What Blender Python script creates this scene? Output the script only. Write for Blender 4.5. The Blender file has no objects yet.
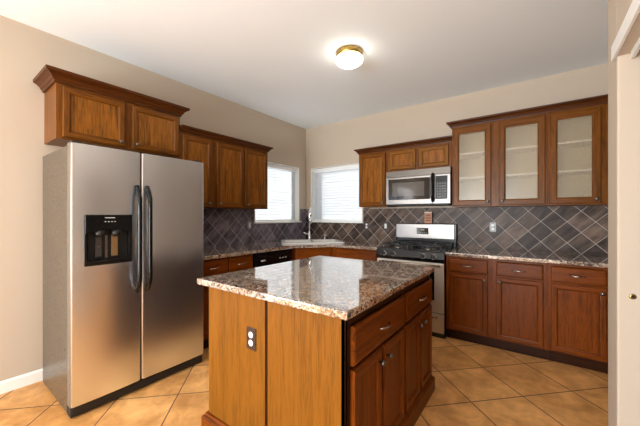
import bpy, bmesh, math, random
from mathutils import Vector, Matrix
R = math.radians
random.seed(4)
scn = bpy.context.scene
COL = scn.collection

# ------------------------------------------------------------------ camera, world, lights, exposure
cam_d = bpy.data.cameras.new('camera')
cam = bpy.data.objects.new('camera', cam_d); COL.objects.link(cam)
cam.location = (3.1554, -3.9155, 1.3056)
cam.rotation_euler = (R(90), 0, 0.630)
cam_d.sensor_width = 36.0
cam_d.lens = 36.0 * 294.86 / 640
cam_d.shift_y = 0.0031
cam_d.clip_start = 0.02
scn.camera = cam

w = bpy.data.worlds.new('world'); scn.world = w; w.use_nodes = True
bg = w.node_tree.nodes['Background']
bg.inputs[0].default_value = (0.92, 0.96, 1.0, 1)
bg.inputs[1].default_value = 1.5

def sun(name, rot, strength, angle, color):
    d = bpy.data.lights.new(name, 'SUN'); d.energy = strength; d.angle = angle; d.color = color
    o = bpy.data.objects.new(name, d); COL.objects.link(o); o.rotation_euler = rot
    return o
# afternoon sun outside the corner windows, shining on the closed blinds
sun('sun', (R(72), 0, R(238)), 21, R(3), (1, 0.97, 0.93))

def area(name, loc, rot, sx, sy, power, color):
    d = bpy.data.lights.new(name, 'AREA'); d.shape = 'RECTANGLE'; d.size = sx; d.size_y = sy
    d.energy = power; d.color = color
    o = bpy.data.objects.new(name, d); COL.objects.link(o); o.location = loc; o.rotation_euler = rot
    return o
# added fill light, as from assumed glazing across the living area behind the camera
area('assumed_glazing_fill_light', (1.1, -9.6, 1.35), (R(90), 0, 0), 1.9, 2.3, 70, (.96, 0.98, 1))
# added left-wall fill behind the camera; its patio door is assumed, not built
area('assumed_patio_door_fill_light', (.05, -5.5, 1.1), (0, R(-90), 0), 2.0, 1.3, 34, (.96, 0.98, 1))
# added fill light behind the camera, aimed up to brighten the ceiling
area('ceiling_fill_light', (1.9, -6.9, 1.0), (R(118), 0, 0), 1.8, 1.4, 185, (.90, 0.96, 1))

scn.view_settings.view_transform = 'Standard'
scn.view_settings.look = 'None'
scn.view_settings.exposure = 0.34
scn.view_settings.gamma = 1.0
scn.view_settings.use_curve_mapping = False

# ------------------------------------------------------------------ materials
def lin(c):
    return tuple((v/255/12.92 if v/255 <= .04045 else ((v/255+.055)/1.055)**2.4) for v in c) + (1,)

class NT:
    def __init__(s, name):
        s.m = bpy.data.materials.new(name); s.m.use_nodes = True
        s.t = s.m.node_tree; s.b = s.t.nodes['Principled BSDF']; s.out = s.t.nodes['Material Output']
    def n(s, typ, **kw):
        nd = s.t.nodes.new(typ)
        for k, v in kw.items():
            if k.startswith('_'): setattr(nd, k[1:], v)
            else: nd.inputs[k.replace('__', ' ')].default_value = v
        return nd
    def l(s, a, b): s.t.links.new(a, b)
    def coord(s, scale=(1,1,1), rot=(0,0,0), loc=(0,0,0)):
        tc = s.n('ShaderNodeTexCoord'); mp = s.n('ShaderNodeMapping')
        mp.inputs['Scale'].default_value = scale; mp.inputs['Rotation'].default_value = rot; mp.inputs['Location'].default_value = loc
        s.l(tc.outputs['Object'], mp.inputs['Vector']); return mp.outputs[0]
    def ramp(s, fac, stops, interp='LINEAR'):
        r = s.n('ShaderNodeValToRGB'); r.color_ramp.interpolation = interp
        e = r.color_ramp.elements
        while len(e) < len(stops): e.new(0.5)
        for el, (p, c) in zip(e, stops): el.position = p; el.color = c
        s.l(fac, r.inputs[0]); return r.outputs[0]
    def mix(s, fac, a, b, mode='MIX'):
        m = s.n('ShaderNodeMix', _data_type='RGBA', _blend_type=mode)
        for sock, v in ((m.inputs[0], fac), (m.inputs[6], a), (m.inputs[7], b)):
            if hasattr(v, 'links'): s.l(v, sock)
            else: sock.default_value = v
        return m.outputs[2]
    def bump(s, h, strength, dist=0.01):
        b = s.n('ShaderNodeBump', Strength=strength, Distance=dist); s.l(h, b.inputs['Height']); s.l(b.outputs[0], s.b.inputs['Normal'])
    def set(s, **kw):
        for k, v in kw.items(): s.b.inputs[k.replace('__', ' ')].default_value = v
        return s

def plain(name, c, rough=.5, metal=0, **kw):
    t = NT(name); t.set(Base__Color=lin(c), Roughness=rough, Metallic=metal, **kw)
    nz = t.n('ShaderNodeTexNoise', Scale=60.0, Detail=2.0); t.l(t.coord(), nz.inputs['Vector'])
    r = t.ramp(nz.outputs[0], [(.3, (max(0, rough-.04),)*3+(1,)), (.7, (min(1, rough+.04),)*3+(1,))])
    t.l(r, t.b.inputs['Roughness'])
    return t.m

def wood(name, c, axis, rough=.33, contrast=1.0):
    t = NT(name)
    sc = {'x': (2.2, 42, 42), 'y': (42, 2.2, 42), 'z': (42, 42, 2.2)}[axis]
    v = t.coord(scale=sc)
    n1 = t.n('ShaderNodeTexNoise', Scale=1.0, Detail=5.0, Roughness=.6, Distortion=.6); t.l(v, n1.inputs['Vector'])
    sc2 = tuple(s*.2 for s in sc)
    v2 = t.coord(scale=sc2)
    n2 = t.n('ShaderNodeTexNoise', Scale=1.0, Detail=2.0, Distortion=1.0); t.l(v2, n2.inputs['Vector'])
    mul = t.n('ShaderNodeMath', _operation='MULTIPLY'); mul.inputs[1].default_value = 10.0; t.l(n2.outputs[0], mul.inputs[0])
    sn = t.n('ShaderNodeMath', _operation='SINE'); t.l(mul.outputs[0], sn.inputs[0])
    k = contrast
    base = lin(c)
    def sh(f): return tuple(b*f for b in base[:3]) + (1,)
    a = t.ramp(n1.outputs[0], [(.28, sh(1-.55*k)), (.5, sh(1)), (.72, sh(1+.25*k))])
    b = t.ramp(sn.outputs[0], [(0.0, (1-.16*k,)*3+(1,)), (1.0, (1,1,1,1))])
    fine = tuple(s*5 for s in sc)
    n3 = t.n('ShaderNodeTexNoise', Scale=1.0, Detail=1.0); t.l(t.coord(scale=fine), n3.inputs['Vector'])
    pores = t.ramp(n3.outputs[0], [(.36, (1-.35*k,)*3+(1,)), (.48, (1,1,1,1))])
    col = t.mix(1.0, t.mix(1.0, a, b, 'MULTIPLY'), pores, 'MULTIPLY')
    t.l(col, t.b.inputs['Base Color'])
    t.set(Roughness=rough, Specular__IOR__Level=.16)
    t.bump(n1.outputs[0], .06, .003)
    return t.m

W = {}
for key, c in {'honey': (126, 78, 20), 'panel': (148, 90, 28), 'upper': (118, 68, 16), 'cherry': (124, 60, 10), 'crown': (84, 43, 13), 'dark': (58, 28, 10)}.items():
    for ax in 'xyz': W[key, ax] = wood('%s_wood_grain_%s' % (key, ax), c, ax, contrast={'honey': .6, 'panel': 1.25}.get(key, 1.0))

def granite():
    t = NT('speckled_granite'); v = t.coord()
    n = t.n('ShaderNodeTexNoise', Scale=26.0, Detail=3.0, Roughness=.6); t.l(v, n.inputs['Vector'])
    wv = t.mix(.035, v, n.outputs[1])
    vo = t.n('ShaderNodeTexVoronoi', Scale=125.0); t.l(wv, vo.inputs['Vector'])
    sp = t.n('ShaderNodeSeparateColor'); t.l(vo.outputs['Color'], sp.inputs[0])
    col = t.ramp(sp.outputs[0], [(0, lin((44, 38, 40))), (.19, lin((124, 106, 98))), (.32, lin((192, 158, 126))), (.48, lin((216, 192, 164))),
                 (.66, lin((172, 162, 160))), (.84, lin((226, 214, 198)))], 'CONSTANT')
    n2 = t.n('ShaderNodeTexNoise', Scale=14.0, Detail=4.0, Roughness=.65); t.l(v, n2.inputs['Vector'])
    big = t.ramp(n2.outputs[0], [(.36, lin((190, 176, 170))), (.55, (1,1,1,1))])
    vo2 = t.n('ShaderNodeTexVoronoi', Scale=330.0); t.l(v, vo2.inputs['Vector'])
    sp2 = t.n('ShaderNodeSeparateColor'); t.l(vo2.outputs['Color'], sp2.inputs[0])
    fine = t.ramp(sp2.outputs[1], [(0, (.55,.52,.52,1)), (.2, (1,1,1,1))], 'CONSTANT')
    t.l(t.mix(1.0, t.mix(1.0, col, big, 'MULTIPLY'), fine, 'MULTIPLY'), t.b.inputs['Base Color'])
    t.set(Roughness=.04, IOR=2.6, Coat__Weight=.7, Coat__IOR=1.8, Coat__Roughness=.02)
    return t.m
GRANITE = granite()

def paint(name, c, rough=.7, scale=160, st=.12):
    t = NT(name); t.set(Base__Color=lin(c), Roughness=rough, Specular__IOR__Level=.3)
    n = t.n('ShaderNodeTexNoise', Scale=float(scale), Detail=2.0); t.l(t.coord(), n.inputs['Vector']); t.bump(n.outputs[0], st, .002)
    return t.m
WALL = paint('beige_wall_paint', (190, 175, 157))
CEIL = paint('white_ceiling_paint', (242, 248, 251), .85, 90, .2)
WHITE = paint('white_trim_paint', (236, 235, 230), .4, 60, .03)

def tiles(name, size, loc, rot, mortar, c1, c2, cm, streak, rough, bumps, plane_rot=(0,0,0), spec=.2):
    """square tiles laid diagonally; plane_rot turns the wall plane into the texture's xy plane"""
    t = NT(name)
    tc = t.n('ShaderNodeTexCoord')
    m1 = t.n('ShaderNodeMapping'); m1.inputs['Rotation'].default_value = plane_rot; t.l(tc.outputs['Object'], m1.inputs[0])
    m2 = t.n('ShaderNodeMapping'); m2.inputs['Rotation'].default_value = (0, 0, rot); m2.inputs['Location'].default_value = loc
    t.l(m1.outputs[0], m2.inputs[0])
    br = t.n('ShaderNodeTexBrick', Scale=1.0, Color1=lin(c1), Color2=lin(c2), Mortar=lin(cm), Mortar__Size=mortar, Mortar__Smooth=.1, Bias=0.0, Brick__Width=size, Row__Height=size)
    br.offset = 0.0; br.squash = 1.0
    t.l(m2.outputs[0], br.inputs['Vector'])
    n = t.n('ShaderNodeTexNoise', Scale=7.0, Detail=6.0, Roughness=.65, Distortion=.8); t.l(m2.outputs[0], n.inputs['Vector'])
    mp = t.n('ShaderNodeMapping'); mp.inputs['Scale'].default_value = streak['scale']; t.l(m2.outputs[0], mp.inputs[0])
    n2 = t.n('ShaderNodeTexNoise', Scale=1.0, Detail=4.0, Roughness=.6, Distortion=.5); t.l(mp.outputs[0], n2.inputs['Vector'])
    f = t.ramp(n2.outputs[0], [(.35, streak['lo']), (.65, streak['hi'])])
    g = t.ramp(n.outputs[0], [(.3, streak['lo2']), (.7, streak['hi2'])])
    col = t.mix(1.0, t.mix(1.0, br.outputs['Color'], f, 'MULTIPLY'), g, 'MULTIPLY')
    col = t.mix(br.outputs['Fac'], col, lin(cm))
    t.l(col, t.b.inputs['Base Color']); t.set(Specular__IOR__Level=spec)
    rr = t.ramp(br.outputs['Fac'], [(0, (rough,)*3+(1,)), (1, (.8,)*3+(1,))]); t.l(rr, t.b.inputs['Roughness'])
    inv = t.n('ShaderNodeMath', _operation='SUBTRACT'); inv.inputs[0].default_value = 1.0; t.l(br.outputs['Fac'], inv.inputs[1])
    ad = t.n('ShaderNodeMath', _operation='MULTIPLY_ADD'); ad.inputs[1].default_value = bumps; t.l(n.outputs[0], ad.inputs[0]); t.l(inv.outputs[0], ad.inputs[2])
    t.bump(ad.outputs[0], .5, .003)
    return t.m

c45 = math.sqrt(.5)
def tloc(p, s):
    return (-((p[0]-p[1])*c45), -((p[0]+p[1])*c45), 0)
FLOOR = tiles('tan_stone_floor_tile', .41, tloc((2.795, -1.05), .41), R(45), .0042, (236, 180, 114), (226, 168, 102), (104, 82, 66),
              dict(scale=(5, 5, 5), lo=(.72,.66,.58,1), hi=(1.06,1.06,1.06,1), lo2=(.80,.75,.70,1), hi2=(1.1,1.09,1.08,1)), .34, .25)
slate = dict(scale=(15, 4, 5), lo=(.5,.47,.44,1), hi=(1.75,1.74,1.74,1), lo2=(.75,.72,.70,1), hi2=(1.2,1.2,1.2,1))
# wall B: (x, z) -> texture xy by a -90 degree turn about x ; wall A: (y, z)
TILE_B = tiles('dark_slate_tile_back_warm_tint', .152, tloc((3.527, 1.345), .152), R(45), .0022, (98, 82, 72), (56, 46, 42), (186, 176, 166), slate, .4, .5, (R(-90), 0, 0))  # same slate as the left wall, with warm room light put into its browns
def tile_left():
    m = tiles('dark_slate_tile_left_daylight_tint', .152, tloc((-1.772, 1.36), .152), R(45), .0022, (112, 105, 116), (84, 78, 88), (190, 186, 190), slate, .4, .5, (0, 0, R(-90)))  # same slate as the back wall; bluish window daylight is put into these colours
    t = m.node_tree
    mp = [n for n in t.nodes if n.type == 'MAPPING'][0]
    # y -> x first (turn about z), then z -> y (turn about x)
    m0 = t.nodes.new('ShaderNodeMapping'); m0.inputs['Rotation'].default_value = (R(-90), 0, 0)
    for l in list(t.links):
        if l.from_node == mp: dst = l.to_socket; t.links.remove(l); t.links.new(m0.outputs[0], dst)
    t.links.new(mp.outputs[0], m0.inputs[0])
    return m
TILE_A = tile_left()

def steel(name, c, rough, axis):
    t = NT(name); t.set(Base__Color=lin(c), Metallic=1.0, Roughness=rough)
    if axis == '0': return t.m
    sc = {'x': (3, 300, 300), 'y': (300, 3, 300), 'z': (300, 300, 3)}[axis]
    n = t.n('ShaderNodeTexNoise', Scale=1.0, Detail=2.0); t.l(t.coord(scale=sc), n.inputs['Vector'])
    r = t.ramp(n.outputs[0], [(.3, (rough-.008,)*3+(1,)), (.7, (rough+.008,)*3+(1,))]); t.l(r, t.b.inputs['Roughness'])
    return t.m
STEEL = steel('brushed_stainless_steel', (136, 133, 130), .30, 'x')
STEEL_O = steel('satin_stainless_oven', (214, 206, 194), .42, 'x')
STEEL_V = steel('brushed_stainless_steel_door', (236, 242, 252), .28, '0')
CHROME = plain('polished_chrome', (225, 225, 228), .12, 1.0)
PEWTER = plain('pewter_hardware', (120, 116, 112), .3, 1.0)
NICKEL = plain('satin_nickel_hardware', (190, 184, 176), .25, 1.0)
BLACK = plain('black_gloss_plastic', (12, 12, 13), .22, Specular__IOR__Level=.3)
BLACKM = plain('black_matte_plastic', (20, 20, 21), .5)
IRON = plain('black_cast_iron', (52, 52, 55), .3)
GRAY = plain('taupe_textured_appliance_side', (74, 65, 54), .3)
EDGE = plain('grey_painted_door_edge', (104, 94, 82), .35)
DGLASS = plain('dark_oven_glass', (8, 8, 10), .05)
GLASSGREY = plain('screened_microwave_window', (78, 74, 72), .08)
WHITEP = plain('white_plastic', (232, 230, 224), .35)
PLATE = plain('slate_grey_switch_plate', (140, 134, 138), .3)
PLATED = plain('dark_slate_outlet_plate', (62, 56, 58), .3)
PLATEB = plain('dark_brown_outlet_plate', (48, 32, 28), .3)
SINKW = plain('white_enamel', (232, 230, 226), .15)
BRASS = plain('aged_brass', (176, 146, 84), .3, 1.0)
MELA = plain('pale_cabinet_interior', (196, 180, 150), .5)
DARKV = plain('dark_void_black', (8, 7, 7), .9)
VINYL = plain('white_vinyl', (240, 240, 238), .4)
DISPLAY = plain('dark_display_glass', (16, 20, 18), .08)
PALEMARK = plain('pale_grey_print', (200, 202, 200), .4)

def obscure():
    t = NT('obscure_textured_glass'); t.t.nodes.remove(t.b)
    tr = t.n('ShaderNodeBsdfTransparent', Color=(.95, .93, .89, 1))
    df = t.n('ShaderNodeBsdfDiffuse', Color=lin((214, 200, 176)))
    tl = t.n('ShaderNodeBsdfTranslucent', Color=lin((214, 200, 176)))
    gl = t.n('ShaderNodeBsdfGlossy', Color=(1, 1, 1, 1), Roughness=.22)
    n = t.n('ShaderNodeTexNoise', Scale=95.0, Detail=3.0); t.l(t.coord(), n.inputs['Vector'])
    b = t.n('ShaderNodeBump', Strength=.25, Distance=.003); t.l(n.outputs[0], b.inputs['Height'])
    for s in (df, tl, gl): t.l(b.outputs[0], s.inputs['Normal'])
    m1 = t.n('ShaderNodeMixShader', Fac=.25); t.l(df.outputs[0], m1.inputs[1]); t.l(tl.outputs[0], m1.inputs[2])
    fr = t.ramp(n.outputs[0], [(.35, (.14,)*3+(1,)), (.65, (.34,)*3+(1,))])
    m2 = t.n('ShaderNodeMixShader'); t.l(fr, m2.inputs[0]); t.l(tr.outputs[0], m2.inputs[1]); t.l(m1.outputs[0], m2.inputs[2])
    m3 = t.n('ShaderNodeMixShader', Fac=.02); t.l(m2.outputs[0], m3.inputs[1]); t.l(gl.outputs[0], m3.inputs[2])
    t.l(m3.outputs[0], t.out.inputs[0]); return t.m
OBSCURE = obscure()

def slat_mat():
    t = NT('white_faux_wood_slat'); t.t.nodes.remove(t.b)
    df = t.n('ShaderNodeBsdfDiffuse', Color=lin((206, 207, 208)))
    tl = t.n('ShaderNodeBsdfTranslucent', Color=lin((240, 242, 245)))
    n = t.n('ShaderNodeTexNoise', Scale=9.0, Detail=2.0); t.l(t.coord(scale=(1, 1, 14)), n.inputs['Vector'])
    fr = t.ramp(n.outputs[0], [(.35, (.33,)*3+(1,)), (.65, (.42,)*3+(1,))])
    m = t.n('ShaderNodeMixShader'); t.l(fr, m.inputs[0]); t.l(df.outputs[0], m.inputs[1]); t.l(tl.outputs[0], m.inputs[2])
    t.l(m.outputs[0], t.out.inputs[0]); return t.m
SLAT = slat_mat()

def clear_glass():
    t = NT('clear_window_glass'); t.t.nodes.remove(t.b)
    tr = t.n('ShaderNodeBsdfTransparent', Color=(.95, .97, .97, 1)); gl = t.n('ShaderNodeBsdfGlossy', Roughness=.02)
    m = t.n('ShaderNodeMixShader', Fac=.05); t.l(tr.outputs[0], m.inputs[1]); t.l(gl.outputs[0], m.inputs[2])
    t.l(m.outputs[0], t.out.inputs[0]); return t.m
GLASS = clear_glass()

def opal():
    t = NT('lit_opal_glass'); t.set(Base__Color=(.95, .93, .88, 1), Roughness=.25)
    t.b.inputs['Emission Color'].default_value = (1, .93, .80, 1); t.b.inputs['Emission Strength'].default_value = 10.0
    lw = t.n('ShaderNodeTexNoise', Scale=4.0); t.l(t.coord(), lw.inputs['Vector'])
    return t.m
OPAL = opal()

# ------------------------------------------------------------------ mesh helpers
class MB:
    def __init__(s): s.bm = bmesh.new()
    def box(s, x0, x1, y0, y1, z0, z1, mi=0, bev=0.0, seg=2):
        b = s.bm; vs = [b.verts.new((x, y, z)) for x in (x0, x1) for y in (y0, y1) for z in (z0, z1)]
        fs = [b.faces.new([vs[i] for i in q]) for q in ((0,1,3,2), (4,6,7,5), (0,4,5,1), (2,3,7,6), (0,2,6,4), (1,5,7,3))]
        for f in fs: f.material_index = mi
        if bev > 0:
            es = list({e for f in fs for e in f.edges})
            r = bmesh.ops.bevel(b, geom=es, offset=bev, segments=seg, affect='EDGES', profile=.6)
            for f in r['faces']: f.material_index = mi
        return s
    def prism(s, pts, h0, h1, axis='z', mi=0, bev=0.0, seg=3, smooth=False):
        """closed polygon pts (2D) pushed from h0 to h1 along axis"""
        b = s.bm
        def P(p, h): return {'z': (p[0], p[1], h), 'x': (h, p[0], p[1]), 'y': (p[0], h, p[1])}[axis]
        lo = [b.verts.new(P(p, h0)) for p in pts]; hi = [b.verts.new(P(p, h1)) for p in pts]; n = len(pts)
        fs = [b.faces.new(lo[::-1]), b.faces.new(hi)]
        for i in range(n): fs.append(b.faces.new((lo[i], lo[(i+1) % n], hi[(i+1) % n], hi[i])))
        for f in fs: f.material_index = mi
        if smooth:
            for f in fs[2:]: f.smooth = True
        if bev > 0:
            es = [e for f in fs[:2] for e in f.edges]
            r = bmesh.ops.bevel(b, geom=es, offset=bev, segments=seg, affect='EDGES', profile=.5)
            for f in r['faces']: f.material_index = mi
        return s
    def lathe(s, prof, c=(0,0,0), axis='z', n=24, mi=0):
        """profile of (radius, height) turned about an axis through c"""
        b = s.bm; rings = []
        for r, h in prof:
            ring = []
            for i in range(n):
                a = 2*math.pi*i/n; p, q = r*math.cos(a), r*math.sin(a)
                v = {'z': (p, q, h), 'y': (p, h, q), 'x': (h, p, q)}[axis]
                ring.append(b.verts.new((c[0]+v[0], c[1]+v[1], c[2]+v[2])))
            rings.append(ring)
        for a, bb in zip(rings, rings[1:]):
            for i in range(n):
                f = b.faces.new((a[i], a[(i+1) % n], bb[(i+1) % n], bb[i])); f.smooth = True; f.material_index = mi
        for ring in (rings[0], rings[-1]):
            f = b.faces.new(ring); f.material_index = mi
        return s
    def tube(s, pts, r, n=10, mi=0, sy=1.0):
        """round (or flattened) bar swept along points"""
        b = s.bm; pts = [Vector(p) for p in pts]; rings = []
        prev = None
        for i, p in enumerate(pts):
            d = (pts[min(i+1, len(pts)-1)] - pts[max(i-1, 0)]).normalized()
            if prev is None:
                u = d.cross(Vector((0, 0, 1)))
                if u.length < .1: u = d.cross(Vector((1, 0, 0)))
            else: u = prev - d*prev.dot(d)
            u.normalize(); prev = u; v = d.cross(u)
            rr = r[i] if isinstance(r, (list, tuple)) else r
            rings.append([b.verts.new(p + u*rr*math.cos(2*math.pi*k/n) + v*rr*sy*math.sin(2*math.pi*k/n)) for k in range(n)])
        for a, c in zip(rings, rings[1:]):
            for k in range(n):
                f = b.faces.new((a[k], a[(k+1) % n], c[(k+1) % n], c[k])); f.smooth = True; f.material_index = mi
        for ring in (rings[0], rings[-1]): b.faces.new(ring).material_index = mi
        return s
    def rings(s, w, h, prof, close=True, frame_mats=(0, 1), centre_mat=0, back=0.0):
        """rectangle w x h in the xz plane built from nested rings (inset, depth y); sides get mat 0, top and bottom mat 1"""
        b = s.bm; R_ = []
        for ins, y in prof:
            R_.append([b.verts.new(c) for c in ((ins, y, ins), (w-ins, y, ins), (w-ins, y, h-ins), (ins, y, h-ins))])
        for a, c in zip(R_, R_[1:]):
            for k in range(4):
                f = b.faces.new((a[k], a[(k+1) % 4], c[(k+1) % 4], c[k])); f.material_index = frame_mats[1] if k in (0, 2) else frame_mats[0]
        if close:
            f = b.faces.new(R_[-1]); f.material_index = centre_mat
            f = b.faces.new(R_[0]); f.material_index = frame_mats[0]
        else:
            a, c = R_[-1], R_[0]
            for k in range(4):
                f = b.faces.new((a[k], a[(k+1) % 4], c[(k+1) % 4], c[k])); f.material_index = frame_mats[0]
        return s
    def move(s, v):
        bmesh.ops.translate(s.bm, verts=s.bm.verts[:], vec=v); return s
    def build(s, name, mats, parent=None, smooth=False):
        bmesh.ops.recalc_face_normals(s.bm, faces=s.bm.faces[:])
        me = bpy.data.meshes.new(name)
        if smooth:
            for f in s.bm.faces: f.smooth = True
        s.bm.to_mesh(me); s.bm.free()
        for m in (mats if isinstance(mats, (list, tuple)) else [mats]): me.materials.append(m)
        o = bpy.data.objects.new(name, me); COL.objects.link(o)
        if parent: o.parent = parent
        return o

def tag(o, label, cat, group=None):
    o['label'] = label; o['category'] = cat
    if group: o['group'] = group
    return o
def thing(name, label, cat, loc=(0,0,0), rz=0, group=None):
    o = bpy.data.objects.new(name, None); COL.objects.link(o); o.empty_display_size = .1
    o.location = loc; o.rotation_euler = (0, 0, rz)
    return tag(o, label, cat, group)
def struct(o):
    o['kind'] = 'structure'; return o
def cut(o, *cutters):
    """subtract each cutter object from o, baking the result"""
    for c in cutters:
        m = o.modifiers.new('cut', 'BOOLEAN'); m.object = c; m.operation = 'DIFFERENCE'; m.solver = 'EXACT'
        bpy.context.view_layer.update()
        dg = bpy.context.evaluated_depsgraph_get()
        me = bpy.data.meshes.new_from_object(o.evaluated_get(dg))
        o.modifiers.clear(); o.data = me
        bpy.data.objects.remove(c)
    return o

# ------------------------------------------------------------------ room shell
H = 2.766
XW = 3.455            # plane of the wall by the camera, with the doorway
FAR = -10.0
struct(MB().box(-.15, 4.7, FAR, .15, -.1, 0).build('floor', FLOOR))
struct(MB().box(-.15, 4.7, FAR, .15, H, H+.1).build('ceiling', CEIL))
ZS, ZT = 1.20, 2.085   # window sill and head
AY0, AY1 = -1.126, -.177
BX0, BX1 = .114, 1.075
wl = MB()
wl.box(-.16, 0, FAR, AY0, 0, H).box(-.16, 0, AY1, .16, 0, H).box(-.16, 0, AY0, AY1, 0, ZS).box(-.16, 0, AY0, AY1, ZT, H)
struct(wl.build('wall_left', WALL))
wb = MB()
wb.box(0, BX0, 0, .16, 0, H).box(BX1, 4.7, 0, .16, 0, H).box(BX0, BX1, 0, .16, 0, ZS).box(BX0, BX1, 0, .16, ZT, H)
struct(wb.build('wall_back', WALL))
# short wall closing the kitchen, the end by the doorway, and the run behind it
DY0, DY1, DZ = -2.95, -2.048, 2.022
wr = MB()
wr.box(XW, XW+.12, DY1, -1.84, 0, H, bev=.008).box(XW, XW+.12, FAR, DY0, 0, H).box(XW, XW+.12, DY0, DY1, DZ, H)
wr.box(XW+.12, 4.6, -1.96, -1.84, 0, H).box(XW+.12, 4.6, -3.2, -3.08, 0, H)
struct(wr.build('wall_right', WALL))
struct(MB().box(4.6, 4.7, FAR, 0, 0, H).build('wall_pantry', WALL))
struct(MB().box(3.86, 3.96, -1.84, 0, 0, H).build('wall_nook', WALL))
bb = MB().prism([(0, 0), (.014, 0), (.014, .075), (.006, .09), (0, .09)], FAR, -2.45, 'y')
o = struct(bb.build('baseboard_left', WHITE))
# doorway head: white casing strip, sliding-door track
struct(MB().box(XW-.012, XW, DY0-.06, DY1+.05, DZ, DZ+.068, bev=.003).build('trim_1', WHITE))
tk = MB().box(XW+.040, XW+.052, DY0, DY1-.02, DZ-.03, DZ).box(XW+.085, XW+.097, DY0, DY1-.02, DZ-.03, DZ)
struct(tk.build('trim_2', WHITE))
struct(MB().box(XW+.053, XW+.084, DY0, DY1-.02, DZ-.006, DZ).build('trim_3', DARKV))

st = thing('strike_plate', 'small brass strike plate set in the doorway jamb at right', 'strike plate', (XW+.049, DY1-.0005, .945))
MB().lathe([(.012, 0), (.012, -.002), (.007, -.003)], axis='y', n=16).build('plate', BRASS, st)
MB().lathe([(.006, -.003), (.006, -.0035)], axis='y', n=12).build('bolt_hole', DARKV, st)

# windows
def window(name, axis):
    """opening 0..w along local x, room side at y = 0, outdoors towards +y"""
    wd = (AY1-AY0) if axis == 'A' else (BX1-BX0); hh = ZT-ZS
    root = bpy.data.objects.new(name, None); COL.objects.link(root); struct(root)
    if axis == 'A': root.location = (0, AY0, ZS); root.rotation_euler = (0, 0, R(90))
    else: root.location = (BX0, 0, ZS)
    f = MB()
    f.box(0, .05, .125, .158, 0, hh).box(wd-.05, wd, .125, .158, 0, hh).box(.05, wd-.05, .125, .158, 0, .05).box(.05, wd-.05, .125, .158, hh-.05, hh)
    f.build('window_frame', VINYL, root)
    MB().box(.05, wd-.05, .140, .144, .05, hh-.05).build('glass', GLASS, root)
    lin_ = MB()
    lin_.box(0, .004, 0, .125, 0, hh).box(wd-.004, wd, 0, .125, 0, hh).box(.004, wd-.004, 0, .125, hh-.004, hh)
    lin_.build('window_reveal', WHITE, root)
    MB().box(-.025, wd+.025, -.035, .125, -.016, .004, bev=.003).build('window_sill', WHITE, root)
    return root, wd, hh
for nm, ax, lb in (('window_1', 'A', 'closed white slatted blind in the window on the left wall'), ('window_2', 'B', 'closed white slatted blind in the window on the back wall')):
    root, wd, hh = window(nm, ax)
    b = thing('window_blind', lb, 'blind', root.location, root.rotation_euler.z, 'closed blinds in the corner windows')
    MB().box(.008, wd-.008, .050, .105, hh-.062, hh-.006, bev=.003).build('headrail', VINYL, b)
    s_ = MB(); pitch = .0435; k = 0; z = .055
    while z < hh-.07:
        tilt = R(77 + random.uniform(-9, 6)); c, s2 = math.cos(tilt), math.sin(tilt); hw = .0245
        p = []
        for u in (-1, -.5, 0, .5, 1):
            bow = .003*(1-u*u)
            p.append((.078 - u*hw*c + bow*s2, z + u*hw*s2 + bow*c))
        p2 = [(y+.0022*s2, zz+.0022*c) for y, zz in p[::-1]]
        s_.prism(p+p2, .012, wd-.012, 'x'); z += pitch
    s_.build('slats', SLAT, b)
    MB().box(.012, wd-.012, .060, .096, .012, .034, bev=.003).build('bottom_rail', VINYL, b)
    for xx in (.12, wd/2, wd-.12):
        MB().box(xx-.0015, xx+.0015, .0525, .0535, .03, hh-.06).build('ladder_cord', WHITEP, b)
    MB().tube([(.06, .045, hh-.08), (.062, .043, hh*.35)], .004, 6).build('tilt_wand', WHITEP, b)

# ------------------------------------------------------------------ cabinet parts (local frame: width +x, front -y, up +z)
def knob(x, y, z, parent):
    return MB().lathe([(.006, 0), (.005, -.012), (.013, -.016), (.0155, -.022), (.012, -.027), (.004, -.029)], (x, y, z), 'y', 16).build('knob', PEWTER, parent)
def pull(x, y, z, parent, wd=.105):
    pts = []
    for i in range(13):
        a = i/12; pts.append((x+(a-.5)*wd, y-.004-.024*math.sin(math.pi*a)**.6, z))
    rr = [.0055]*2+[.0042]*9+[.0055]*2
    return MB().tube(pts, rr, 8).build('pull_handle', NICKEL, parent)
def door(parent, x, z, wd, h, y, key, fw=.050, t=.02, kn=None, name='door'):
    m = MB().rings(wd, h, [(0, 0), (0, -t+.005), (.005, -t), (fw-.016, -t), (fw-.009, -t+.002), (fw-.002, -t+.011), (fw, -t+.011)], centre_mat=2)
    m.move((x, y, z))
    o = m.build(name, [W[key, 'z'], W[key, 'x'], W['panel' if key in ('upper', 'honey') else key, 'z']], parent)
    if kn: knob(x+kn[0], y-t, z+kn[1], o)
    return o
def glass_door(parent, x, z, wd, h, y, key, fw=.06, t=.02, kn=None):
    m = MB().rings(wd, h, [(0, 0), (0, -t+.005), (.005, -t), (fw-.014, -t), (fw-.005, -t+.004), (fw, -t+.012), (fw, 0)], close=False)
    m.move((x, y, z)); o = m.build('door', [W[key, 'z'], W[key, 'x']], parent)
    MB().box(x+fw-.004, x+wd-fw+.004, y-.009, y-.005, z+fw-.004, z+h-fw+.004).build('glass_pane', OBSCURE, o)
    if kn: knob(x+kn[0], y-t, z+kn[1], o)
    return o
def drawer(parent, x, z, wd, h, y, key, t=.02, handle=True):
    m = MB().rings(wd, h, [(0, 0), (0, -t+.006), (.007, -t+.001), (.012, -t)], frame_mats=(0, 0))
    m.move((x, y, z)); o = m.build('drawer', [W[key, 'x']], parent)
    if handle: pull(x+wd/2, y-t, z+h/2, o)
    return o
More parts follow.
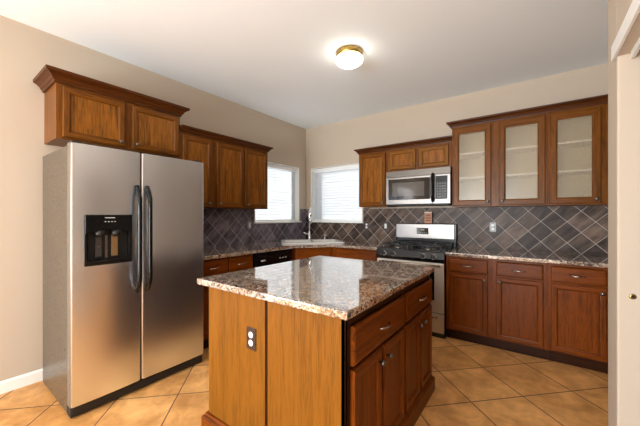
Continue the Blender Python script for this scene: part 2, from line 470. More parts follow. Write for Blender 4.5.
def carcass(parent, w_, d, z0, z1, key, t=.018, inner=None, stiles=(), rails=(), name='cabinet_box'):
    """hollow open-fronted box (front at y = -d) plus face frame"""
    m = MB()
    m.box(0, t, -d+.018, 0, z0, z1, 0).box(w_-t, w_, -d+.018, 0, z0, z1, 0)
    m.box(t, w_-t, -d+.018, 0, z0, z0+t, 0).box(t, w_-t, -d+.018, 0, z1-t, z1, 0)
    m.box(t, w_-t, -.012, 0, z0+t, z1-t, 1 if inner else 0)
    if inner:
        m.box(t, t+.002, -d+.02, -.012, z0+t, z1-t, 1).box(w_-t-.002, w_-t, -d+.02, -.012, z0+t, z1-t, 1)
        m.box(t+.002, w_-t-.002, -d+.02, -.012, z0+t, z0+t+.002, 1).box(t+.002, w_-t-.002, -d+.02, -.012, z1-t-.002, z1-t, 1)
    o = m.build(name, [W[key, 'z']] + ([inner] if inner else []), parent)
    f = MB()
    for a, b in stiles: f.box(a, b, -d, -d+.018, z0, z1, 0)
    xs = sorted(stiles)
    for a, b in rails:
        for (p, q), (r, s) in zip(xs, xs[1:]): f.box(q, r, -d, -d+.018, a, b, 1)
    f.build('face_frame', [W[key, 'z'], W[key, 'x']], parent)
    return o
CR = [(0, 0), (.012, 0), (.014, .014), (.022, .020), (.028, .034), (.046, .050), (.060, .056), (.062, .074), (0, .074)]
def crown(parent, path, z, key, name='crown_moulding', scale=1.0):
    """crown profile swept along an open path of outward-mitred corners (local xy); profile leans to the right of travel"""
    m = MB(); b = m.bm; rings = []
    P = [Vector(p) for p in path]
    for i, p in enumerate(P):
        d0 = (P[i]-P[i-1]).normalized() if i else None; d1 = (P[i+1]-P[i]).normalized() if i < len(P)-1 else None
        n0 = Vector((d0.y, -d0.x)) if d0 else None; n1 = Vector((d1.y, -d1.x)) if d1 else None
        if n0 and n1: n = n0+n1; n = n/n.dot(n0)
        else: n = n0 or n1
        rings.append([b.verts.new((p.x+n.x*o_*scale, p.y+n.y*o_*scale, z+h*scale)) for o_, h in CR])
    k = len(CR)
    for a, c in zip(rings, rings[1:]):
        for i in range(k): b.faces.new((a[i], a[(i+1) % k], c[(i+1) % k], c[i]))
    b.faces.new(rings[0]); b.faces.new(rings[-1])
    return m.build(name, W[key, 'x'], parent)

A90 = R(90)
# ---- upper cabinets, left wall
def thing_A(name, label, cat, y, group=None): return thing(name, label, cat, (0, y, 0), A90, group)
GU = 'wall cabinets'; GBASE = 'base cabinets'
c = thing_A('wall_cabinet', 'two-door honey brown cabinet with its own crown above the refrigerator', 'cabinet', -3.312, GU)
wd = .926; d = .335; z0, z1 = 1.868, 2.275
carcass(c, wd, d, z0, z1, 'upper', stiles=((0, .035), (.435, .505), (wd-.03, wd)), rails=((z0, z0+.03), (z1-.04, z1)))
door(c, .034, z0+.014, .408, .372, -d, 'upper', kn=(.375, .035)); door(c, .500, z0+.014, .408, .372, -d, 'upper', kn=(.03, .035))
crown(c, [(0, -.002), (0, -d), (wd, -d), (wd, -.002)], z1, 'crown', scale=1.1)

c = thing_A('wall_cabinet', 'single-door brown cabinet half hidden behind the refrigerator top', 'cabinet', -2.384, GU)
wd = .389; d = .33; z0, z1 = 1.382, 2.125
carcass(c, wd, d, z0, z1, 'upper', stiles=((0, .04), (wd-.035, wd)), rails=((z0, z0+.03), (z1-.04, z1)))
door(c, .025, z0+.012, wd-.065, z1-z0-.035, -d, 'upper', kn=(wd-.105, .035))
c = thing_A('wall_cabinet', 'two-door brown cabinet between the refrigerator and the left window', 'cabinet', -1.994, GU)
wd = .79
carcass(c, wd, d, z0, z1, 'upper', stiles=((0, .035), (.375, .425), (wd-.035, wd)), rails=((z0, z0+.03), (z1-.04, z1)))
door(c, .022, z0+.012, .365, z1-z0-.035, -d, 'upper', kn=(.032, .035)); door(c, .412, z0+.012, .352, z1-z0-.035, -d, 'upper', kn=(.032, .035))
cm = thing_A('crown_moulding', 'stepped brown crown moulding over the cabinets beside the left window', 'moulding', -2.384)
crown(cm, [(0, -d), (1.181, -d), (1.181, -.002)], z1, 'crown', 'moulding_strip', .85)

# ---- upper cabinets, back wall
c = thing('wall_cabinet', 'single-door brown cabinet between the back window and the microwave', 'cabinet', (1.204, 0, 0), 0, GU)
wd = .415; z0, z1 = 1.412, 2.135
carcass(c, wd, d, z0, z1, 'upper', stiles=((0, .035), (wd-.035, wd)), rails=((z0, z0+.03), (z1-.04, z1)))
door(c, .015, z0+.012, wd-.04, z1-z0-.035, -d, 'upper', kn=(wd-.075, .035))
c = thing('wall_cabinet', 'short two-door honey cabinet directly above the microwave', 'cabinet', (1.62, 0, 0), 0, GU)
wd = .772; z0b = 1.856
carcass(c, wd, d, z0b, z1, 'upper', stiles=((0, .03), (.365, .405), (wd-.03, wd)), rails=((z0b, z0b+.03), (z1-.04, z1)))
door(c, .03, z0b+.02, .335, .235, -d, 'honey', fw=.048, kn=(.305, .03)); door(c, .405, z0b+.02, .335, .235, -d, 'honey', fw=.048, kn=(.03, .03))
cm = thing('crown_moulding', 'stepped brown crown moulding over the cabinets at the microwave', 'moulding', (1.204, 0, 0))
crown(cm, [(0, -.002), (0, -d), (1.19, -d)], z1, 'crown', 'moulding_strip', .85)

z0, z1 = 1.398, 2.29
def shelf(c, x0, x1, z): MB().box(x0, x1, -.30, -.016, z, z+.018, bev=.002).build('shelf', WHITEP, c)
c = thing('glass_front_cabinet', 'tall two-door cabinet with textured glass right of the microwave', 'cabinet', (2.395, 0, 0), 0, 'glass-front wall cabinets')
wd = .856
carcass(c, wd, d, z0, z1, 'upper', inner=MELA, stiles=((0, .035), (.385, .457), (wd-.03, wd)), rails=((z0, z0+.03), (z1-.04, z1)))
for zz in (1.71, 1.98): shelf(c, .022, wd-.022, zz)
glass_door(c, .016, z0+.012, .37, z1-z0-.04, -d, 'upper', kn=(.34, .04)); glass_door(c, .457, z0+.012, .383, z1-z0-.04, -d, 'upper', kn=(.03, .04))
c = thing('glass_front_cabinet', 'single-door cabinet with textured glass at the far right end', 'cabinet', (3.253, 0, 0), 0, 'glass-front wall cabinets')
wd = .60
carcass(c, wd, d, z0, z1, 'upper', inner=MELA, stiles=((0, .03), (.36, .60)), rails=((z0, z0+.03), (z1-.04, z1)))
for zz in (1.71, 1.98): shelf(c, .022, wd-.022, zz)
glass_door(c, .015, z0+.012, .36, z1-z0-.04, -d, 'upper', kn=(.33, .04))
cm = thing('crown_moulding', 'dark brown crown moulding over the glass-front cabinets', 'moulding', (2.395, 0, 0))
crown(cm, [(0, -.002), (0, -d), (1.458, -d)], z1, 'crown', 'moulding_strip', .85)

# ---- base cabinets
ZB = .88
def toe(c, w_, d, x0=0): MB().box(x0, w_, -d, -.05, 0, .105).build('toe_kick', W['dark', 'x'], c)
c = thing_A('base_cabinet', 'two-drawer brown base cabinet between refrigerator and dishwasher', 'cabinet', -2.395, GBASE)
wd = .70; d = .61
carcass(c, wd, d, .105, ZB, 'cherry', stiles=((0, .03), (.335, .37), (wd-.03, wd)), rails=((.105, .13), (.69, .72), (ZB-.022, ZB)))
toe(c, wd, .55)
drawer(c, .015, .72, .345, .135, -d, 'cherry'); drawer(c, .372, .72, .31, .135, -d, 'cherry')
door(c, .015, .125, .345, .58, -d, 'cherry', kn=(.315, .54)); door(c, .372, .125, .31, .58, -d, 'cherry', kn=(.03, .54))

# corner sink cabinet with its diagonal front
c = thing('corner_sink_cabinet', 'brown diagonal corner cabinet under the white sink', 'cabinet', (0, 0, 0), 0, GBASE)
P_ = [(.012, -.012), (.012, -1.045), (.61, -1.045), (.61, -.985), (.965, -.61), (1.0, -.61), (1.0, -.012)]
MB().prism(P_, .105, .70).build('cabinet_box', W['cherry', 'z'], c)
fr = MB()
fr.prism([(.592, -1.045), (.61, -1.045), (.61, -.985), (.592, -.985)], .70, ZB)
dv = Vector((.355, .375)).normalized(); nv = Vector((dv.y, -dv.x)); L = Vector((.355, .375)).length
def dg(s, o_): q = Vector((.61, -.985)) + dv*s + nv*o_; return (q.x, q.y)
fr.prism([dg(0, 0), dg(L, 0), dg(L, -.018), dg(0, -.018)], .70, ZB)
fr.box(.965, 1.0, -.61, -.592, .70, ZB)
fr.build('face_frame', W['cherry', 'z'], c)
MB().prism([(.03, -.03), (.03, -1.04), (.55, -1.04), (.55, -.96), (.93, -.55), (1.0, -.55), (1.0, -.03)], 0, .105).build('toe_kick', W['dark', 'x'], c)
fp = MB().rings(L-.05, .125, [(0, 0), (0, -.014), (.007, -.019), (.012, -.02)], frame_mats=(0, 0))
rz = math.atan2(dv.y, dv.x)
o = fp.build('false_drawer_front', W['cherry', 'x'], c); q = dg(.025, 0); o.location = (q[0], q[1], .728); o.rotation_euler = (0, 0, rz)
for i in (0, 1):
    m = MB().rings(.225, .56, [(0, 0), (0, -.015), (.005, -.02), (.04, -.02), (.05, -.01), (.07, -.012)])
    o = m.build('door', [W['cherry', 'z'], W['cherry', 'x']], c); q = dg(.025+i*.24, 0); o.location = (q[0], q[1], .13); o.rotation_euler = (0, 0, rz)
    knob(.2 if i == 0 else .025, -.02, .5, o)

c = thing('base_cabinet', 'brown base cabinet between the corner sink and the gas range', 'cabinet', (1.005, 0, 0), 0, GBASE)
wd = .612
carcass(c, wd, d, .105, ZB, 'cherry', stiles=((0, .03), (wd-.03, wd)), rails=((.105, .13), (.69, .72), (ZB-.022, ZB)))
toe(c, wd, .55)
drawer(c, .04, .72, wd-.055, .135, -d, 'cherry', handle=False); door(c, .04, .125, wd-.055, .58, -d, 'cherry', kn=(.5, .54))

c = thing('base_cabinet', 'two-door two-drawer cherry base cabinet right of the range', 'cabinet', (2.397, 0, 0), 0, GBASE)
wd = .853
carcass(c, wd, d, .105, ZB, 'cherry', stiles=((0, .035), (.38, .462), (wd-.035, wd)), rails=((.105, .13), (.69, .72), (ZB-.022, ZB)))
toe(c, wd, .56)
drawer(c, .034, .722, .352, .132, -d, 'cherry'); drawer(c, .458, .722, .36, .132, -d, 'cherry')
door(c, .034, .122, .352, .585, -d, 'cherry', kn=(.325, .545)); door(c, .458, .122, .36, .585, -d, 'cherry', kn=(.03, .545))
c = thing('base_cabinet', 'one-door one-drawer cherry base cabinet at the far right end', 'cabinet', (3.251, 0, 0), 0, GBASE)
wd = .60
carcass(c, wd, d, .105, ZB, 'cherry', stiles=((0, .03), (.36, .60)), rails=((.105, .13), (.69, .72), (ZB-.022, ZB)))
toe(c, wd, .56)
drawer(c, .018, .722, .356, .132, -d, 'cherry'); door(c, .018, .122, .356, .585, -d, 'cherry', kn=(.33, .545))

# ---- worktops
CT0, CT1 = ZB, .915
pts = [(.002, -.002), (.002, -2.40), (.645, -2.40), (.645, -1.03), (.985, -.645), (1.62, -.645), (1.62, -.002)]
ct = MB().prism(pts, CT0, CT1, bev=.007).build('countertop', GRANITE)
tag(ct, 'speckled granite corner countertop running under both windows around the sink', 'countertop')
SC = Vector((.545, -.545))
def sk(u, v): q = SC + Vector((c45, c45))*u + Vector((c45, -c45))*v; return (q.x, q.y)   # u along the sink, v towards the room
def rrect(hu, hv, r, off=(0, 0)):
    out = []
    for cu, cv, a0 in ((hu-r, hv-r, 0), (-hu+r, hv-r, 90), (-hu+r, -hv+r, 180), (hu-r, -hv+r, 270)):
        for k in range(5):
            a = R(a0+k*22.5); out.append((off[0]+cu+r*math.cos(a), off[1]+cv+r*math.sin(a)))
    return out
cutter = MB().prism([sk(*p) for p in rrect(.40, .25, .05)], .6, 1.1).build('cutter', GRANITE)
cut(ct, cutter)
ct2 = MB().prism([(2.397, -.002), (2.397, -.645), (3.855, -.645), (3.855, -.002)], CT0, CT1, bev=.007).build('countertop', GRANITE)
tag(ct2, 'speckled granite countertop right of the range on cherry cabinets', 'countertop')

# ---- sink, faucet, soap pump
sn = thing('sink', 'white double-bowl drop-in sink set diagonally in the corner', 'sink', (SC.x, SC.y, CT1))
def loc_(p): return (p[0]-SC.x, p[1]-SC.y)
rim = MB().prism([loc_(sk(*p)) for p in rrect(.435, .285, .06)], .001, .018, bev=.006).build('rim', SINKW, sn)
def bowl_cut(o_): return MB().prism([loc_(sk(*p)) for p in rrect(.178, .205, .04, o_)], -.1, .1).build('cutter', SINKW)
for off in ((-.195, .03), (.195, .03)):
    cu_ = bowl_cut(off); cu_.location = sn.location; cut(rim, cu_) if False else None
    bpy.data.objects.remove(cu_)
bpy.context.view_layer.update()
for off in ((-.195, .03), (.195, .03)):
    cu_ = bowl_cut(off); cu_.parent = sn; cut(rim, cu_)
for off in ((-.195, .03), (.195, .03)):
    b = MB(); bm = b.bm; rg = []
    for (sh, zz) in ((0, .012), (.002, -.10), (.03, -.165), (.12, -.175)):
        rg.append([bm.verts.new((*loc_(sk(*p)), zz)) for p in rrect(.178-sh, .205-sh, .04, off)])
    for a, c2 in zip(rg, rg[1:]):
        n = len(a)
        for i in range(n): bm.faces.new((a[i], a[(i+1) % n], c2[(i+1) % n], c2[i])).smooth = True
    bm.faces.new(rg[-1])
    bo = b.build('bowl', SINKW, sn)
    md = bo.modifiers.new('thick', 'SOLIDIFY'); md.thickness = .003; md.offset = 1
    q = loc_(sk(*off)); MB().lathe([(.04, -.172), (.04, -.169), (.02, -.168)], (q[0], q[1], 0), 'z', 16).build('drain', CHROME, sn)
q = sk(.0, -.245)
fa = thing('faucet', 'tall chrome gooseneck faucet standing behind the corner sink', 'faucet', (q[0], q[1], CT1+.018))
MB().lathe([(.028, 0), (.028, .006), (.021, .012), (.019, .11), (.015, .12)], n=20).build('faucet_body', CHROME, fa)
dr = Vector((c45, -c45, 0))
pts = [Vector((0, 0, .10)), Vector((0, 0, .36))]
for k in range(9):
    a = R(180-k*22.5); pts.append(Vector((0, 0, .40)) + dr*(.075+.075*math.cos(a)) + Vector((0, 0, .075*math.sin(a))))
pts.append(Vector((0, 0, .33)) + dr*.15)
MB().tube(pts, .0115, 12).build('spout', CHROME, fa)
MB().tube([Vector((0, 0, .345))+dr*.15, Vector((0, 0, .30))+dr*.15, Vector((0, 0, .25))+dr*.15], [.012, .016, .017], 12).build('spray_head', CHROME, fa)
MB().tube([(-.012, -.012, .085), (-.045, -.045, .09), (-.075, -.075, .115)], [.011, .007, .006], 8).build('lever_handle', CHROME, fa)
q = sk(.24, -.245)
so = thing('soap_dispenser', 'small chrome soap pump on the sink rim right of the faucet', 'soap dispenser', (q[0], q[1], CT1+.018))
MB().lathe([(.018, 0), (.018, .008), (.012, .012), (.011, .06), (.014, .064), (.012, .075)], n=16).build('pump_body', CHROME, so)
MB().tube([(0, 0, .068), (.03, -.03, .072), (.05, -.05, .062)], .006, 8).build('nozzle', CHROME, so)

# ---- backsplash
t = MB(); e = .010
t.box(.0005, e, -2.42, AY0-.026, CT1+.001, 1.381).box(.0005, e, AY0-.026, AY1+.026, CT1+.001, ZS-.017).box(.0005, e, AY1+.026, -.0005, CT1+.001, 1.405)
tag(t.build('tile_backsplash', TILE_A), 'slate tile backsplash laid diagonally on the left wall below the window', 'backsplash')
t = MB()
t.box(e, BX0-.026, -e, -.0005, CT1+.001, 1.405).box(BX0-.026, BX1+.026, -e, -.0005, CT1+.001, ZS-.017).box(BX1+.026, 1.204, -e, -.0005, CT1+.001, 1.411)
t.box(1.204, 3.855, -e, -.0005, CT1+.001, 1.397)
tag(t.build('tile_backsplash', TILE_B), 'slate tile backsplash laid diagonally on the back wall behind the range', 'backsplash')

def outlet(label, loc, rz, plate, kind='duplex'):
    o = thing('wall_outlet' if kind == 'duplex' else 'light_switch', label, 'outlet' if kind == 'duplex' else 'switch', loc, rz)
    MB().box(-.036, .036, -.006, 0, -.058, .058, bev=.003).build('cover_plate', plate, o)
    if kind == 'duplex':
        for s in (-1, 1):
            f = MB().lathe([(.0165, -.0062), (.0165, -.008), (.015, -.009)], (0, 0, s*.021), 'y', 18).build('socket', WHITEP, o)
            sl = MB()
            sl.box(-.007, -.005, -.0095, -.0088, s*.021-.002, s*.021+.007).box(.005, .007, -.0095, -.0088, s*.021-.002, s*.021+.006).box(-.002, .002, -.0095, -.0088, s*.021-.009, s*.021-.006)
            sl.build('slots', BLACKM, f)
    elif kind == 'rocker':
        MB().box(-.016, .016, -.010, -.005, -.033, .033, bev=.002).build('rocker', WHITEP, o)
    else:
        MB().box(-.016, .016, -.009, -.005, -.033, .033, bev=.002).build('rocker', plate, o)
    return o
outlet('grey switch on the left wall tiles nearer the refrigerator', (e, -1.604, 1.166), A90, PLATE, 'plain')
outlet('grey plate with white rocker switch on tiles below the left window edge', (e, -1.236, 1.168), A90, PLATE, 'rocker')
outlet('dark outlet with white sockets on tiles just right of the back window', (1.157, -e, 1.145), 0, PLATED)
outlet('dark plate with white rocker switch on tiles left of the range', (1.455, -e, 1.150), 0, PLATED, 'rocker')
outlet('dark outlet with white sockets on tiles right of the range', (2.765, -e, 1.167), 0, PLATEB)

# ---- dishwasher
dw = thing_A('dishwasher', 'black dishwasher under the granite left of the corner sink', 'dishwasher', -1.692)
wd = .64
MB().box(.01, wd-.01, -.585, -.03, .0, ZB-.005).build('tub_housing', BLACKM, dw)
MB().box(.006, wd-.006, -.622, -.586, .115, .735, bev=.006).build('door', BLACK, dw)
cp = MB().box(.006, wd-.006, -.628, -.586, .739, ZB-.008, bev=.006).build('control_panel', BLACK, dw)
pts = []
for k in range(13):
    a = k/12; pts.append((.05+a*(wd-.10), -.632-.018*math.sin(math.pi*a), .842-.022*math.sin(math.pi*a)))
MB().tube(pts, .006, 8).build('handle', BLACK, cp)
for k in range(3): MB().box(.40+k*.05, .425+k*.05, -.6295, -.6275, .775, .785).build('button', PALEMARK, cp)
MB().box(.10, .17, -.6295, -.6275, .772, .787).build('indicator_strip', PALEMARK, cp)
MB().box(.01, wd-.01, -.57, -.54, .0, .11).build('kick_plate', BLACKM, dw)

# ---- refrigerator
fr_ = thing_A('refrigerator', 'stainless steel side-by-side refrigerator with black handles and ice dispenser', 'refrigerator', -3.345)
FW = .93; FD = .725; FT = 1.765
MB().box(.002, FW-.002, -FD, -.11, .03, FT-.012, bev=.004).build('fridge_body', GRAY, fr_)
MB().box(.012, FW-.012, -FD-.008, -FD, .09, FT-.03).build('door_gasket', BLACKM, fr_)
MB().box(.006, FW-.006, -FD-.055, -FD+.02, .012, .078, bev=.012).build('kick_grille', BLACKM, fr_)
def fridge_door(x0, x1, name):
    r = .013; yb = -FD-.008; n = 14; pr = []
    yf = yb-.062
    pr.append((x0, yb)); 
    for k in range(6):
        a = R(180+k*18); pr.append((x0+r+r*math.cos(a), yf+r+r*math.sin(a)))
    for k in range(1, n):
        u = k/n; pr.append((x0+r+(x1-x0-2*r)*u, yf-.006*math.sin(math.pi*u)))
    for k in range(6):
        a = R(270+k*18); pr.append((x1-r+r*math.cos(a), yf+r+r*math.sin(a)))
    pr.append((x1, yb))
    o = MB().prism(pr, .085, FT, bev=.003, seg=1, smooth=False).build(name, [STEEL_V, EDGE], fr_)
    for f in o.data.polygons:
        if f.normal.y > -.80: f.material_index = 1
    return o, yf
SPL = .4155
fd, yf = fridge_door(.001, SPL-.002, 'freezer_door')
gd, yf = fridge_door(SPL+.002, FW-.001, 'refrigerator_door')
DX0, DX1, DZ0, DZ1 = .070, .350, .970, 1.308
cu_ = MB().box(DX0+.008, DX1-.008, yf-.1, yf+.052, DZ0+.01, DZ1-.01).build('cutter', BLACK); cu_.parent = fr_
cut(fd, cu_)
for f in fd.data.polygons: f.use_smooth = False
# dispenser: bezel, cavity, controls, paddles
fy = yf-.008
bz = MB()
bz.box(DX0, DX0+.02, fy-.006, yf+.03, DZ0, DZ1, bev=.004).box(DX1-.02, DX1, fy-.006, yf+.03, DZ0, DZ1, bev=.004).box(DX0+.015, DX1-.015, fy-.008, yf+.03, DZ0, DZ0+.035, bev=.006)
bz.build('dispenser_bezel', BLACK, fd)
cv = MB()
cv.box(DX0+.012, DX1-.012, yf+.044, yf+.050, DZ0+.012, DZ1-.012)
cv.box(DX0+.012, DX0+.016, yf-.004, yf+.046, DZ0+.012, DZ1-.012).box(DX1-.016, DX1-.012, yf-.004, yf+.046, DZ0+.012, DZ1-.012).box(DX0+.014, DX1-.014, yf-.004, yf+.046, DZ0+.02, DZ0+.03)
cv.build('dispenser_cavity', BLACKM, fd)
pr = []
for k in range(11):
    u = k/10; pr.append((DX0+.004+u*(DX1-DX0-.008), 1.182+.026*math.sin(math.pi*u)))
pr += [(DX1-.004, DZ1-.001), (DX0+.004, DZ1-.001)]
MB().prism(pr, fy-.010, yf+.03, 'y', bev=.003, seg=2).build('dispenser_controls', BLACK, fd)
mk = MB().box(.182, .240, fy-.0115, fy-.0098, 1.284, 1.289)
for k in range(4): mk.box(.180+k*.019, .188+k*.019, fy-.0115, fy-.0098, 1.258, 1.263)
mk.build('control_markings', PALEMARK, fd)
for xx in (.160, .255):
    MB().lathe([(.030, 1.20), (.030, 1.175), (.018, 1.160)], (xx, yf+.008, 0), 'z', 16).build('dispenser_chute', BLACKM, fd)
MB().box(.143, .178, yf+.030, yf+.036, 1.02, 1.165, bev=.002).build('ice_paddle', plain('smoked_grey_plastic', (76, 74, 74), .25), fd)
MB().box(.235, .275, yf+.030, yf+.036, 1.02, 1.165, bev=.002).build('water_paddle', plain('amber_tan_plastic', (126, 98, 66), .3), fd)
MB().box(.20, .214, yf+.036, yf+.040, 1.01, 1.165).build('cavity_trim', STEEL, fd)
def fhandle(x, parent):
    z0, z1 = .745, 1.515; pts = []
    for k in range(17):
        u = k/16; pts.append((x, yf-.006-.052*min(1, (math.sin(math.pi*u)*2.6))**.8, z0+(z1-z0)*u))
    MB().tube(pts, [.017]*2+[.0155]*13+[.017]*2, 10, sy=1.0).build('handle', BLACK, parent)
fhandle(SPL-.033, fd); fhandle(SPL+.038, gd)
for xx in (.04, FW-.04):
    MB().box(xx-.025, xx+.025, -FD-.05, -FD+.06, FT+.0005, FT+.018, bev=.006).build('hinge_cover', BLACKM, fr_)
for xx in (.05, FW-.05):
    MB().lathe([(.02, 0), (.02, .03)], (xx, -FD+.06, 0), 'z', 12).build('foot', BLACKM, fr_)
    MB().lathe([(.02, 0), (.02, .03)], (xx, -.12, 0), 'z', 12).build('foot', BLACKM, fr_)

# ---- gas range
rg = thing('gas_range', 'stainless and black gas range with raised backguard', 'stove', (1.626, 0, 0))
RW = .764
MB().box(.002, RW-.002, -.635, -.02, .0, .895).build('range_body', BLACKM, rg)
MB().box(0, RW, -.655, -.065, .896, .918, bev=.006).build('cooktop', BLACK, rg)
pr = [(-.64, .80), (-.668, .805), (-.672, .835), (-.655, .905), (-.64, .905)]
cp = MB().prism(pr, .0, RW, 'x', bev=.002, seg=1).build('control_panel', BLACK, rg)
for xx in (.095, .205, .545, .655):
    k_ = MB().lathe([(.024, 0), (.023, -.016), (.018, -.024), (.006, -.025)], (0, 0, 0), 'y', 20).box(-.004, .004, -.031, -.022, -.018, .018)
    k_ = k_.build('knob', BLACKM, cp); k_.location = (xx, -.667, .858); k_.rotation_euler = (R(-13), 0, 0)
    MB().lathe([(.028, .0015), (.028, -.002), (.025, -.003)], (0, 0, 0), 'y', 20).build('knob_ring', NICKEL, cp).location = (xx, -.666, .858)
    COL.objects[-1].rotation_euler = (R(-13), 0, 0)
od = MB().box(.004, RW-.004, -.662, -.637, .265, .792, bev=.005).build('oven_door', STEEL_O, rg)
MB().box(.10, RW-.10, -.665, -.660, .395, .735, bev=.003).build('oven_window', DGLASS, od)
def barh(x0, x1, y, z, parent, r=.011, out=.042):
    m = MB().tube([(x0, y-out, z), ((x0+x1)/2, y-out-.006, z), (x1, y-out, z)], r, 10)
    m.tube([(x0+.02, y+.002, z), (x0+.02, y-out, z)], r*.9, 8).tube([(x1-.02, y+.002, z), (x1-.02, y-out, z)], r*.9, 8)
    return m.build('handle', NICKEL, parent)
barh(.05, RW-.03, -.661, .768, od)
sd = MB().box(.004, RW-.004, -.660, -.637, .055, .255, bev=.005).build('storage_drawer', STEEL_O, rg)
barh(.10, RW-.06, -.659, .222, sd, .010, .03)
for sx in (.205, .559):
    for sy in (-.225, -.495):
        bu = MB().lathe([(.055, .918), (.055, .924), (.045, .930)], (sx, sy, 0), 'z', 20).build('burner', NICKEL, rg)
        MB().lathe([(.036, .930), (.038, .938), (.034, .943)], (sx, sy, 0), 'z', 20).build('burner_cap', IRON, bu)
for x0 in (.045, .400):
    g = MB(); x1 = x0+.32; y0, y1 = -.620, -.10; zt = .962; rr = .007
    for a, b in (((x0, y0), (x1, y0)), ((x0, y1), (x1, y1)), ((x0, y0), (x0, y1)), ((x1, y0), (x1, y1)), ((x0, (y0+y1)/2), (x1, (y0+y1)/2))):
        g.tube([(*a, zt), (*b, zt)], rr, 6)
    for cy_ in (-.225, -.495):
        cx_ = (x0+x1)/2
        for dx_, dy_ in ((1, 0), (-1, 0), (0, 1), (0, -1)):
            ex = cx_+dx_*.158; ey = cy_+dy_*.125
            g.tube([(cx_+dx_*.035, cy_+dy_*.035, zt+.004), (ex, ey, zt)], rr, 6)
    for a in (x0, x1):
        for b in (y0, (y0+y1)/2, y1): g.tube([(a, b, .9185), (a, b, zt)], rr, 6)
    g.build('grate', IRON, rg)
bgd = MB().box(0, RW, -.062, -.012, .90, 1.198, bev=.008).build('backguard', BLACK, rg)
MB().box(.006, RW-.022, -.074, -.061, 1.005, 1.190, bev=.006).build('backguard_panel', STEEL, bgd)
MB().box(.285, .435, -.0775, -.0735, 1.060, 1.140, bev=.002).build('clock_display', DISPLAY, bgd)
m = MB().box(.335, .385, -.0785, -.0774, 1.108, 1.124)
for k in range(5): m.box(.300+k*.026, .316+k*.026, -.0785, -.0774, 1.075, 1.083)
m.build('display_digits', plain('grey_green_print', (140, 150, 140), .4), bgd)

pl = thing('small_plaque', 'small terracotta-brown plaque with cream top standing on the range backguard', 'plaque', (2.052, -.036, 1.199))
MB().box(-.048, .044, -.016, .014, 0, .132, bev=.002).build('plaque_body', plain('terracotta_brown', (182, 124, 92), .6), pl)
MB().box(-.050, .046, -.018, .016, .132, .146, bev=.002).build('cream_top', plain('cream_paint', (226, 214, 194), .6), pl)
m = MB()
for k, (a, b) in enumerate(((-.030, .030), (-.036, .034), (-.026, .022))): m.box(a, b, -.0168, -.0159, .030+k*.032, .042+k*.032)
m.build('plaque_marks', plain('dark_brown_print', (96, 62, 48), .6), pl)
MB().box(.0445, .050, -.016, .014, 0, .132).build('plaque_edge', plain('dark_brown_edge', (44, 30, 24), .6), pl)

# ---- microwave
mw = thing('microwave', 'stainless over-the-range microwave with black handle and keypad', 'microwave', (1.629, 0, 1.432))
MW = .764; MH = .420
MB().box(.002, MW-.002, -.365, -.012, .0, MH-.003).build('microwave_body', BLACKM, mw)
MB().box(.02, MW-.02, -.395, -.02, -.014, -.0005, bev=.004).build('underside_vent', BLACKM, mw)
pr = [(-.366, MH-.078), (-.402, MH-.078), (-.392, MH-.004), (-.366, MH-.004)]
vg = MB().prism(pr, 0, MW, 'x', bev=.002, seg=1).build('vent_grille', STEEL, mw)
dr_ = MB().box(0, .565, -.405, -.366, .004, MH-.082, bev=.004).build('door', STEEL, mw)
MB().box(.035, .545, -.4085, -.404, .060, MH-.105, bev=.003).build('window_surround', DGLASS, dr_)
MB().box(.085, .480, -.4105, -.408, .100, MH-.150, bev=.002).build('door_window', GLASSGREY, dr_)
cpn = MB().box(.568, MW, -.403, -.366, .004, MH-.082, bev=.004).build('control_panel', STEEL, mw)
MB().box(.605, MW-.03, -.4065, -.402, .055, MH-.10, bev=.002).build('keypad', BLACK, cpn)
m = MB()
for r_ in range(6):
    for c_ in range(4): m.box(.618+c_*.027, .638+c_*.027, -.4078, -.4064, .072+r_*.030, .092+r_*.030)
m.build('buttons', plain('dark_grey_key', (66, 64, 62), .4), cpn)
MB().box(.618, .722, -.4078, -.4064, .262, .298).build('display', DISPLAY, cpn)
pts = []
for k in range(15):
    u = k/14; pts.append((.578, -.407-.045*min(1, math.sin(math.pi*u)*2.2)**.8, .035+u*.310))
MB().tube(pts, [.019]*2+[.018]*11+[.019]*2, 10).build('handle', BLACK, dr_)

# ------------------------------------------------------------------ island
IX0, IX1, IY0, IY1 = 1.557, 2.521, -2.868, -1.655
isl = thing('kitchen_island', 'freestanding wooden island with honey oak end panels and cherry doors', 'island', (0, 0, 0))
m = MB().box(IX0, IX1-.02, IY0+.02, IY1, .02, ZB-.001).build('island_carcass', W['dark', 'z'], isl)
def endp(x0, x1): return MB().box(x0, x1, IY0, IY0+.0195, .10, ZB-.001, bev=.002).build('end_panel', W['honey', 'z'], isl)
endp(IX0, 2.044); endp(2.064, IX1)
MB().box(2.0445, 2.0635, IY0+.008, IY0+.0195, .10, ZB-.001).build('seam_strip', W['dark', 'z'], isl)
# cabinet front faces +x: an inner frame turned a quarter
def isl_xf(o):
    o.location = (IX1, IY0, 0); o.rotation_euler = (0, 0, A90); return o
LEN = IY1-IY0
f = MB()
for a, b in ((0.0, .045), (.645, .68), (LEN-.02, LEN)): f.box(a, b, 0, .0195, .10, ZB-.001, 0)
for p, q in ((.045, .645), (.68, LEN-.02)):
    for a, b in ((.10, .128), (.645, .668), (ZB-.04, ZB-.001)): f.box(p, q, 0, .0195, a, b, 1)
    f.box((p+q)/2-.02, (p+q)/2+.02, 0, .0195, .128, .645, 0)
isl_xf(f.build('face_frame', [W['dark', 'z'], W['dark', 'x']], isl))
def idrawer(x, wd):
    m = MB().rings(wd, .170, [(0, 0), (0, -.014), (.007, -.019), (.012, -.02)], frame_mats=(0, 0)); m.move((x, 0, .663))
    o = isl_xf(m.build('drawer', W['cherry', 'x'], isl)); pull(x+wd/2, -.02, .750, o)
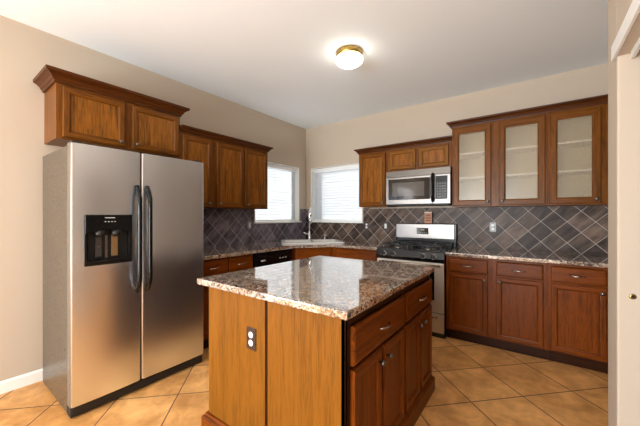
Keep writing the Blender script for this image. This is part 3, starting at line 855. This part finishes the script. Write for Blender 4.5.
def idoor(x, wd, kx):
    fw = .05; t_ = .02
    m = MB().rings(wd, .515, [(0, 0), (0, -t_+.005), (.005, -t_), (fw-.016, -t_), (fw-.009, -t_+.002), (fw-.002, -t_+.011), (fw, -t_+.011)]); m.move((x, 0, .130))
    o = isl_xf(m.build('door', [W['cherry', 'z'], W['cherry', 'x']], isl)); knob(x+kx, -.02, .585, o)
idrawer(.042, .600); idrawer(.675, .535)
idoor(.042, .280, .25); idoor(.350, .285, .035); idoor(.668, .262, .232); idoor(.955, .245, .032)
# base moulding round the island
CRB = [(0, 0), (.030, 0), (.030, .085), (.026, .095), (.016, .101), (.012, .112), (0, .112)]
b = MB(); bm = b.bm; rgs = []
ix, iy = IX0, IY0
for (px, py), (nx, ny) in (((IX0, IY0), (-1, -1)), ((IX1, IY0), (1, -1)), ((IX1, IY1), (1, 1)), ((IX0, IY1), (-1, 1))):
    rgs.append([bm.verts.new((px+nx*o_, py+ny*o_, h)) for o_, h in CRB])
for i in range(4):
    a, c2 = rgs[i], rgs[(i+1) % 4]
    for k in range(len(CRB)): bm.faces.new((a[k], a[(k+1) % len(CRB)], c2[(k+1) % len(CRB)], c2[k]))
b.build('base_moulding', W['cherry', 'x'], isl)
ctI = MB().prism([(1.480, -2.899), (2.548, -2.899), (2.548, -1.625), (1.480, -1.625)], ZB, .917, bev=.008).build('countertop', GRANITE)
tag(ctI, 'polished speckled granite slab on top of the kitchen island', 'countertop')
outlet('dark brown outlet with white sockets on the island end panel', (1.945, IY0, .652), 0, PLATEB)

# ------------------------------------------------------------------ ceiling lamp
lp = thing('ceiling_light', 'round flush ceiling light with brass band and glowing white glass', 'ceiling light', (1.81, -1.625, H))
MB().lathe([(.085, 0), (.116, -.002), (.119, -.008), (.119, -.046), (.113, -.052), (.09, -.052)], n=40).build('brass_band', BRASS, lp)
MB().lathe([(.095, -.053), (.114, -.056), (.121, -.068), (.117, -.088), (.095, -.106), (.055, -.117), (.012, -.120)], n=40).build('glass_shade', OPAL, lp)
